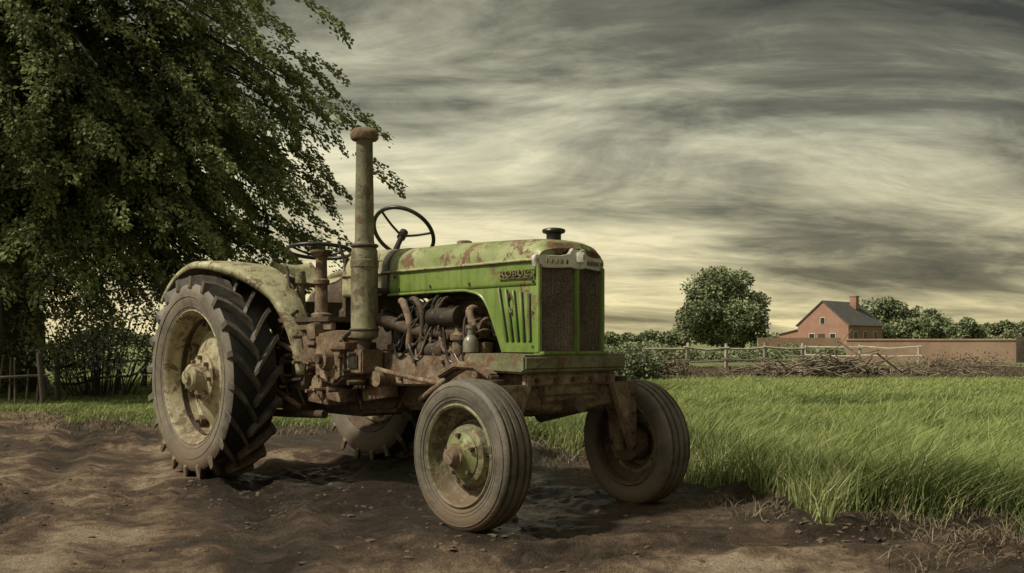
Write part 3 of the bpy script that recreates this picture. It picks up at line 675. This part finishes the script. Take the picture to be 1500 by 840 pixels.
for s in (-1,1):
    c0=.018*s; c1=(wH-.022)*s
    def gp(c,z,d): return (fu(c)-d,c,z)
    V=[gp(c0,.99,.012),gp(c1,.99,.012),gp(c1,1.49,.012),gp(c0,1.50,.012),gp(c0,.99,.04),gp(c1,.99,.04),gp(c1,1.49,.04),gp(c0,1.50,.04)]
    mkraw('grille_%s'%('r' if s<0 else 'l'),V,[(0,1,2,3),(4,5,6,7),(0,1,5,4),(2,3,7,6),(1,2,6,5),(3,0,4,7)],'grille',TR,0)
    for j in range(15):
        c=c0+(c1-c0)*(j+.5)/15; rod('grille_wire_%d'%j,gp(c,.995,.009),gp(c,1.49,.009),.0028,'grille',TR,sides=5)
    pts=[(0,1.475),(.06,1.485),(.20,1.478),(.285,1.482),(.297,1.53),(.285,1.555),(.13,1.553),(.075,1.565),(.05,1.60),(0,1.585)]
    bm=bmesh.new(); A=[bm.verts.new((fu(min(c,wH))+.022-(.03 if c>.28 else 0),c*s,z)) for c,z in pts]; B=[bm.verts.new((v.co.x-.03,v.co.y,v.co.z)) for v in A]
    bm.faces.new(A); bm.faces.new(B[::-1]); 
    for i in range(len(A)): bm.faces.new([A[i],A[(i+1)%len(A)],B[(i+1)%len(A)],B[i]])
    bmesh.ops.recalc_face_normals(bm,faces=bm.faces); bmesh.ops.bevel(bm,geom=list(bm.edges),offset=.004,segments=2,affect='EDGES'); fin(bm,'emblem_wing_%s'%('r' if s<0 else 'l'),'chrome',TR,30)
    for j in range(5): box('emblem_bar_%d'%j,(fu(.09+.035*j)+.022,s*(.09+.035*j),1.517),(.008,.014,.026),'brass',TR,.002,rot=(0,0,-s*10))
poly('grille_divider',[(3.14,.985),(3.178,.985),(3.178,1.50),(3.14,1.50)],-.014,.014,'green',TR,.005)
box('emblem_crest',(3.195,0,1.545),(.05,.05,.062),'chrome',TR,.01,rot=(0,0,45)); box('emblem_crest_inset',(3.216,0,1.545),(.02,.02,.035),'brass',TR,.004,rot=(0,0,45))
poly('grille_sill',[(3.08,.975),(3.17,.975),(3.17,.992),(3.08,.992)],-wH,wH,'green',TR,.003)
lathe('radiator_cap',[(.045,-.03),(.045,.015),(.05,.02),(.066,.024),(.072,.036),(.068,.046),(.05,.052),(.02,.056),(0,.056)],(2.97,0,1.685),'black',TR,'z',32)
lathe('fuel_cap',[(.05,-.01),(.052,.012),(.035,.02),(0,.022)],(2.15,-.03,1.703),'rust',TR,'z',28)
poly('bolster_plate',[(2.62,.875),(3.15,.865),(3.175,.885),(3.175,.968),(3.15,.978),(2.62,.978)],-.43,.43,'plate',TR,.012)
poly('bolster_body',[(2.55,.70),(2.70,.60),(3.05,.62),(3.12,.72),(3.12,.866),(2.55,.866)],-.24,.24,'rust',TR,.02)
poly('bolster_skirt',[(3.09,.79),(3.135,.79),(3.135,.865),(3.09,.865)],-.38,.38,'rust',TR,.01)
for c in (-.3,-.15,.0,.15,.3): rod('bolster_bolt_%d'%int(c*100+50),(3.13,c,.825),(3.15,c,.825),.016,'rustd',TR,sides=6)
rod('pivot_pin',(2.85,0,.60),(3.2,0,.68),.05,'rustd',TR)
for s in (-1,1):
    t='r' if s<0 else 'l'
    bm=bmesh.new(); A=[];B=[]
    prof=[(0,.78),(.30,.79),(.47,.76),(.555,.70),(.575,.50),(.545,.40),(.49,.42),(.475,.60),(.40,.665),(.2,.64),(0,.62)]
    for c,z in prof: A.append(bm.verts.new((3.09,s*c,z))); B.append(bm.verts.new((2.97,s*c,z)))
    bm.faces.new(A);bm.faces.new(B[::-1])
    for i in range(len(A)): bm.faces.new([A[i],A[(i+1)%len(A)],B[(i+1)%len(A)],B[i]])
    bmesh.ops.recalc_face_normals(bm,faces=bm.faces); bmesh.ops.bevel(bm,geom=list(bm.edges),offset=.012,segments=2,affect='EDGES'); fin(bm,'axle_beam_'+t,'rust',TR,30)
    rod('kingpin_'+t,(3.03,s*.525,.36),(3.03,s*.525,.80),.038,'rust',TR); rod('kingpin_cap_'+t,(3.03,s*.525,.79),(3.03,s*.525,.83),.05,'rustd',TR)
    rod('spindle_'+t,(3.03,s*.5,.415),(3.03,s*.70,.415),.036,'rustd',TR)
    bm=bmesh.new(); A=[bm.verts.new((3.14,s*c,z)) for c,z in ((.33,.80),(.585,.80),(.575,.40),(.52,.36),(.47,.47))]; B=[bm.verts.new((3.10,v.co.y,v.co.z)) for v in A]
    bm.faces.new(A);bm.faces.new(B[::-1])
    for i in range(5): bm.faces.new([A[i],A[(i+1)%5],B[(i+1)%5],B[i]])
    bmesh.ops.recalc_face_normals(bm,faces=bm.faces); bmesh.ops.bevel(bm,geom=list(bm.edges),offset=.01,segments=2,affect='EDGES'); fin(bm,'axle_gusset_'+t,'rust',TR,30)
    for z in (.72,.6,.48): rod('gusset_bolt_%d'%int(z*100),(3.135,s*.53,z),(3.16,s*.53,z),.014,'rustd',TR,sides=6)
    tube('steering_arm_'+t,[(3.03,s*.525,.76),(2.92,s*.50,.77),(2.80,s*.44,.74)],.02,'rustd',TR)
    tube('radius_rod_'+t,[(2.98,s*.42,.64),(2.5,s*.30,.58),(1.9,s*.12,.55)],.028,'rust',TR)
tube('tie_rod',[(2.80,-.44,.74),(2.80,0,.72),(2.80,.44,.74)],.017,'rustd',TR)
tube('drag_link',[(2.80,-.42,.76),(2.2,-.40,.80),(1.6,-.42,.88),(1.35,-.42,.96)],.017,'rust',TR)
poly('steer_arch',[(2.45,.86),(2.62,.93),(2.80,.925),(2.95,.86),(2.95,.82),(2.80,.885),(2.62,.89),(2.45,.82)],-.50,-.42,'rust',TR,.01)
for s in (-1,1):
    t='r' if s<0 else 'l'
    poly('frame_rail_'+t,[(1.45,.74),(2.75,.785),(2.75,.965),(1.45,.975)],s*.30-.025,s*.30+.025,'rust',TR,.012)
    for k in range(8): rod('rail_bolt_%d'%k,(1.55+.15*k,s*.32,.80+.12*(k%2)),(1.55+.15*k,s*.345,.80+.12*(k%2)),.014,'rustd',TR,sides=6)
poly('oil_pan',[(1.55,.72),(1.7,.58),(2.5,.60),(2.62,.76),(2.62,.86),(1.55,.86)],-.2,.2,'rustd',TR,.03)
poly('engine_block',[(1.7,.84),(2.72,.84),(2.72,1.18),(1.7,1.2)],-.17,.17,'iron',TR,.02)
poly('cylinder_head',[(1.72,1.19),(2.66,1.17),(2.66,1.30),(1.72,1.32)],-.14,.14,'rustd',TR,.02)
poly('valve_cover',[(1.78,1.31),(2.6,1.29),(2.58,1.36),(1.8,1.38)],-.09,.09,'rustd',TR,.03)
poly('radiator_core',[(2.82,.99),(3.05,.99),(3.05,1.5),(2.82,1.5)],-.24,.24,'iron',TR,.01)
poly('fuel_tank',[(1.62,1.42),(2.75,1.42),(2.75,1.52),(1.62,1.52)],-.22,.22,'iron',TR,.02)
for k in range(4):
    u=1.84+k*.21; tube('manifold_runner_%d'%k,[(u,-.12,1.24),(u,-.235,1.25),(u+.03,-.265,1.19),(u+.08,-.265,1.12)],.030,'rust' if k%2 else 'rustd',TR)
tube('exhaust_manifold',[(2.62,-.255,1.12),(2.35,-.27,1.11),(2.0,-.27,1.12),(1.78,-.30,1.16),(1.66,-.38,1.20),(1.60,-.45,1.20)],.045,'rustd',TR,8,14)
tube('intake_pipe',[(1.72,-.24,1.33),(1.84,-.30,1.30),(1.92,-.31,1.17),(1.90,-.30,1.02)],.026,'rust',TR,8)
tube('intake_pipe_2',[(1.80,-.22,1.34),(1.98,-.30,1.32),(2.06,-.31,1.22),(2.03,-.30,1.0)],.020,'rustd',TR,8)
RY=Matrix.Rotation(math.radians(90),4,'Y')
lathe('oil_filter',[(0,-.16),(.045,-.16),(.06,-.15),(.062,-.14),(.062,.12),(.07,.125),(.07,.15),(.03,.16),(0,.16)],(2.30,-.30,1.205),'iron',TR,'z',28,M4=RY)
lathe('generator',[(0,-.13),(.05,-.13),(.065,-.12),(.065,.1),(.055,.12),(.02,.13),(.02,.17),(0,.17)],(2.15,-.27,1.0),'rustd',TR,'z',28,M4=RY)
lathe('carburettor',[(0,-.09),(.04,-.09),(.05,-.06),(.045,0),(.06,.01),(.06,.04),(.03,.06),(.03,.1),(0,.1)],(2.42,-.29,1.05),'rust',TR,'z',24)
lathe('glass_bottle_filter',[(.04,-.06),(.05,-.055),(.05,.005),(.04,.03),(.022,.05),(.02,.085),(.026,.09),(.026,.11),(0,.112)],(2.58,-.33,1.04),'murk',TR,'z',28)
lathe('distributor',[(0,-.1),(.03,-.1),(.035,-.03),(.055,-.02),(.055,.04),(.035,.06),(.012,.07),(0,.075)],(2.02,-.27,1.24),'black',TR,'z',24)
for k in range(26):
    u0=random.uniform(1.7,2.6); u1=u0+random.uniform(-.3,.35); z0=random.uniform(.98,1.34); z1=random.uniform(.95,1.34)
    tube('hose_%d'%k,[(u0,-.15,z0),(u0+.02,-.27-random.random()*.05,z0+.03),((u0+u1)/2,-.30-random.random()*.04,min(z0,z1)-random.random()*.08),(u1,-.27,z1),(u1,-.16,z1-.02)],random.choice([.006,.008,.011,.014]),random.choice(['iron','rust','black','rustd']),TR,6,7)
for k in range(20):
    u=random.uniform(1.65,2.7); z=random.choice([.88,.92,1.0,1.1]); box('engine_bracket_%d'%k,(u,-.20-random.random()*.06,z),(random.uniform(.04,.12),.07,random.uniform(.04,.1)),random.choice(['rust','rustd','iron']),TR,.008,rot=(0,random.uniform(-25,25),0))
poly('bell_housing',[(1.15,.52),(1.62,.56),(1.72,.70),(1.72,1.22),(1.15,1.20)],-.22,.22,'rustd',TR,.03)
poly('transmission',[(-.30,.50),(1.2,.50),(1.2,1.08),(.3,1.15),(-.30,1.12)],-.22,.22,'rustd',TR,.04)
rod('rear_axle_housing_r',(0,-.2,.775),(0,-.74,.775),.15,'rustd',TR,.10,28); rod('rear_axle_housing_l',(0,.2,.775),(0,.74,.775),.15,'rustd',TR,.10,28)
lathe('brake_drum',[(0,-.03),(.2,-.03),(.21,0),(.21,.12),(0,.12)],(.25,-.36,.8),'rustd',TR,'y',36)
poly('battery_box',[(1.12,.80),(1.36,.74),(1.47,.80),(1.47,1.07),(1.35,1.13),(1.12,1.10)],-.56,-.30,'rust',TR,.02)
poly('step_bracket',[(1.47,.83),(1.66,.83),(1.66,.995),(1.47,.995)],-.52,-.34,'rust',TR,.01)
box('step_bracket_hole',(1.565,-.525,.912),(.11,.012,.09),'black',TR,.004)
box('bracket_cap',(1.40,-.45,1.02),(.30,.26,.05),'rust',TR,.01)
rod('pto_pulley',(1.30,-.56,.93),(1.30,-.62,.93),.085,'rust',TR,.075,28); rod('pulley_hub',(1.30,-.61,.93),(1.30,-.65,.93),.035,'rustd',TR)
rod('side_pump',(1.72,-.45,.80),(1.72,-.32,.80),.055,'rust',TR); rod('side_pump_2',(1.05,-.50,.74),(1.05,-.3,.74),.07,'rust',TR)
for k,(u,c,z,sx,sy,sz) in enumerate([(.95,-.42,.98,.22,.18,.2),(.78,-.40,.80,.2,.2,.22),(1.0,-.38,.66,.3,.16,.12),(.62,-.38,1.02,.14,.2,.3),(1.25,-.42,.68,.2,.14,.1),(.6,-.4,.62,.16,.16,.2),(1.6,-.33,.70,.3,.1,.1),(1.08,-.50,1.12,.12,.14,.12)]):
    box('casting_%d'%k,(u,c,z),(sx,sy,sz),random.choice(['rust','rustd']),TR,.02,rot=(0,random.uniform(-12,12),0))
for k in range(22):
    a=(random.uniform(.45,1.5),-.42-random.random()*.12,random.uniform(.6,1.15)); b2=(a[0]+random.uniform(-.35,.35),a[1]+random.uniform(-.06,.06),a[2]+random.uniform(-.2,.2))
    tube('linkage_%d'%k,[a,((a[0]+b2[0])/2,a[1]-.03,(a[2]+b2[2])/2+.03),b2],random.choice([.009,.014,.02]),random.choice(['rust','rustd','iron']),TR,4,7)
for k in range(26):
    u=random.uniform(.6,1.6); z=random.uniform(.62,1.1); rod('bolt_%d'%k,(u,-.45,z),(u,-.58,z),.013,random.choice(['rust','rustd']),TR,sides=6)
tube('lower_link',[(1.0,-.4,.52),(.5,-.42,.50),(-.3,-.38,.48)],.03,'rustd',TR)
tube('air_pipe',[(1.9,-.2,.66),(2.2,-.36,.72),(2.5,-.42,.84),(2.62,-.40,.90)],.022,'rust',TR)
poly('platform',[(.50,1.185),(1.24,1.185),(1.24,1.225),(.50,1.225)],-.52,.45,'rustd',TR,.008)
poly('platform_lip',[(.50,1.13),(1.25,1.13),(1.25,1.184),(.50,1.184)],-.50,-.46,'rust',TR,.006)
lathe('control_pedestal',[(.085,0),(.085,.03),(.05,.045),(.047,.25),(.062,.26),(.062,.29),(.045,.30),(.042,.46),(.06,.475),(.085,.50),(.085,.515),(.03,.52),(0,.52)],(.72,-.26,1.225),'rust',TR,'z',28)
lathe('lever_pedestal',[(.07,0),(.07,.03),(.045,.05),(.03,.25),(.045,.27),(.035,.36),(0,.37)],(.55,-.34,1.225),'stack',TR,'z',24)
lathe('gear_stand',[(.06,0),(.06,.05),(.035,.08),(.03,.30),(.05,.32),(.02,.36),(0,.36)],(.92,-.16,1.225),'rustd',TR,'z',24)
tube('gear_lever',[(.92,-.16,1.5),(.90,-.17,1.65),(.85,-.19,1.80)],.012,'iron',TR); 
tube('hand_lever',[(.62,-.42,1.15),(.58,-.44,1.4),(.50,-.43,1.62)],.012,'rustd',TR)
def swheel(tag,cen,R,normal,col_end):
    n=Vector(normal).normalized(); torus(tag+'_rim',cen,R,.015,n,'black',TR,56,10); q=Vector((0,0,1)).rotation_difference(n); c=Vector(cen)
    for k in range(3):
        a=k*2*math.pi/3+.5; p=q@Vector((math.cos(a)*R,math.sin(a)*R,0)); tube(tag+'_spoke_%d'%k,[c-n*.04,c+p*.5-n*.03,c+p],.009,'iron',TR)
    rod(tag+'_hub',c-n*.06,c+n*.01,.032,'iron',TR); rod(tag+'_column',c-n*.03,col_end,.02,'iron',TR)
swheel('steering_wheel',(1.24,.13,1.86),.235,(-.30,.62,.66),(1.36,-.08,1.62))
swheel('control_wheel',(.60,-.20,1.745),.25,(-.10,.10,1),(.66,-.22,1.60))
bm=bmesh.new(); rows=[]
for i in range(15):
    t=i/14; row=[]
    for j in range(15):
        a=j/7-1; u=.36-.46*min(t/.65,1)- .06*max(0,(t-.65)/.35); z=1.49+.03*(1-t)+(.22*((t-.6)/.4)**1.3 if t>.6 else 0)+.07*abs(a)**2.5-.02
        row.append(bm.verts.new((u+.08*a*a*(1 if t>.6 else -.6*(1-t)),-.06+a*.25*(1-.25*max(0,(t-.7)/.3)**2),z-.05*max(0,t-.6)*a*a*2)))
    rows.append(row)
for a,b2 in zip(rows,rows[1:]):
    for j in range(14): bm.faces.new([a[j],a[j+1],b2[j+1],b2[j]])
ob=fin(bm,'seat','pale',TR,60); md=ob.modifiers.new('s','SOLIDIFY'); md.thickness=.012
tube('seat_spring',[(.12,-.06,1.46),(.0,-.06,1.35),(.15,-.06,1.2),(.35,-.06,1.12)],.03,'rustd',TR)
poly('rear_toolbox',[(.22,1.12),(.5,1.12),(.5,1.36),(.22,1.36)],-.38,.3,'rustd',TR,.02)
sc=(1.59,-.45,0)
lathe('muffler',[(0,1.06),(.06,1.06),(.088,1.075),(.094,1.09),(.094,1.14),(.092,1.145),(.092,1.55),(.097,1.555),(.097,1.60),(.092,1.605),(.089,1.66),(.076,1.70),(.068,1.72),(.065,1.74),(.063,2.0),(.059,2.2),(.056,2.43)],sc,'stack',TR,'z',40)
torus('muffler_clamp',(1.59,-.45,1.70),.084,.012,(0,0,1),'rustd',TR,40,8); torus('muffler_clamp_low',(1.59,-.45,1.13),.094,.008,(0,0,1),'rustd',TR,40,8)
lathe('stack_cap',[(.058,2.415),(.084,2.418),(.094,2.43),(.097,2.455),(.092,2.475),(.072,2.495),(.03,2.504),(0,2.505)],sc,'rust',TR,'z',40)
tube('muffler_bracket',[(1.59,-.36,1.40),(1.60,-.27,1.40)],.02,'rustd',TR)
rod('muffler_stub',(1.59,-.45,.99),(1.59,-.45,1.07),.05,'rustd',TR)
# ---------------------------------------------------------------- world, sun, camera
w_=bpy.data.worlds.new('World'); S.world=w_; w_.use_nodes=True; nt=w_.node_tree
for n_ in list(nt.nodes): nt.nodes.remove(n_)
N=NB(nt); out=N.n('ShaderNodeOutputWorld')
sky=N.n('ShaderNodeTexSky'); sky.sky_type='NISHITA'; sky.sun_disc=False
Sd=Vector((-.62,-.24,.74)).normalized(); el=math.asin(Sd.z); az=math.atan2(Sd.x,Sd.y)
sky.sun_elevation=el; sky.sun_rotation=az
b1=N.n('ShaderNodeBackground'); N.l(sky.outputs[0],b1.inputs[0]); b1.inputs[1].default_value=.06
v=N.n('ShaderNodeTexCoord').outputs['Generated']; sp=N.n('ShaderNodeSeparateXYZ'); N.l(v,sp.inputs[0])
zz=N.math('MAXIMUM',sp.outputs[2],0.0); dz=N.math('ADD',zz,.26)
cb=N.n('ShaderNodeCombineXYZ'); N.l(N.math('DIVIDE',sp.outputs[0],dz),cb.inputs[0]); N.l(N.math('DIVIDE',sp.outputs[1],dz),cb.inputs[1])
mp=N.n('ShaderNodeMapping'); N.l(cb.outputs[0],mp.inputs[0]); mp.inputs['Rotation'].default_value=(0,0,math.radians(24)); mp.inputs['Scale'].default_value=(.85,1.9,1); mp.inputs['Location'].default_value=(1.3,.4,0)
n1=N.noise(mp.outputs[0],1.0,7,.58,.9)
mp2=N.n('ShaderNodeMapping'); N.l(cb.outputs[0],mp2.inputs[0]); mp2.inputs['Rotation'].default_value=(0,0,math.radians(40)); mp2.inputs['Scale'].default_value=(2.2,5.0,1)
n2=N.noise(mp2.outputs[0],1.3,8,.68,.7)
cv=N.math('ADD',N.math('MULTIPLY',n1,.74),N.math('MULTIPLY',n2,.26))
ev=N.ramp(zz,[(0,.86),(.06,.79),(.15,.72),(.23,.58),(.32,.38),(.6,.62),(1,.7)])
s2=N.math('MULTIPLY',N.math('ADD',sp.outputs[0],.0),-.42)
val=N.math('ADD',N.math('MULTIPLY',N.math('SUBTRACT',cv,.5),2.9),N.math('ADD',ev,s2))
cc=N.ramp(val,[(.02,(.052,.051,.040)),(.35,(.16,.156,.12)),(.6,(.365,.358,.272)),(.85,(.62,.60,.45)),(1,(.82,.78,.59))])
warm=N.ramp(zz,[(0,(1.14,1.0,.70)),(.08,(1.08,1.0,.80)),(.2,(1.01,1,.92))]); cc=N.mix(1.0,cc,warm,'MULTIPLY')
b2_=N.n('ShaderNodeBackground'); N.l(cc,b2_.inputs[0]); b2_.inputs[1].default_value=1.06
mx=N.n('ShaderNodeMixShader'); mx.inputs[0].default_value=.92; N.l(b1.outputs[0],mx.inputs[1]); N.l(b2_.outputs[0],mx.inputs[2]); N.l(mx.outputs[0],out.inputs[0])
sl=bpy.data.lights.new('sun','SUN'); sl.energy=4.7; sl.angle=math.radians(4); sl.color=(1,.915,.75)
so=bpy.data.objects.new('sun',sl); so.rotation_euler=Sd.to_track_quat('Z','Y').to_euler(); so.location=(0,0,20); col.objects.link(so)
cam=bpy.data.cameras.new('camera'); cam.lens=35; cam.sensor_width=36; cam.shift_y=80/1500; cam.clip_end=4000; cam.clip_start=.05
co=bpy.data.objects.new('camera',cam); co.location=(0,0,1.04); co.rotation_euler=(math.radians(90),0,0); col.objects.link(co); S.camera=co
S.view_settings.view_transform='Standard'; S.view_settings.look='None'; S.view_settings.exposure=0
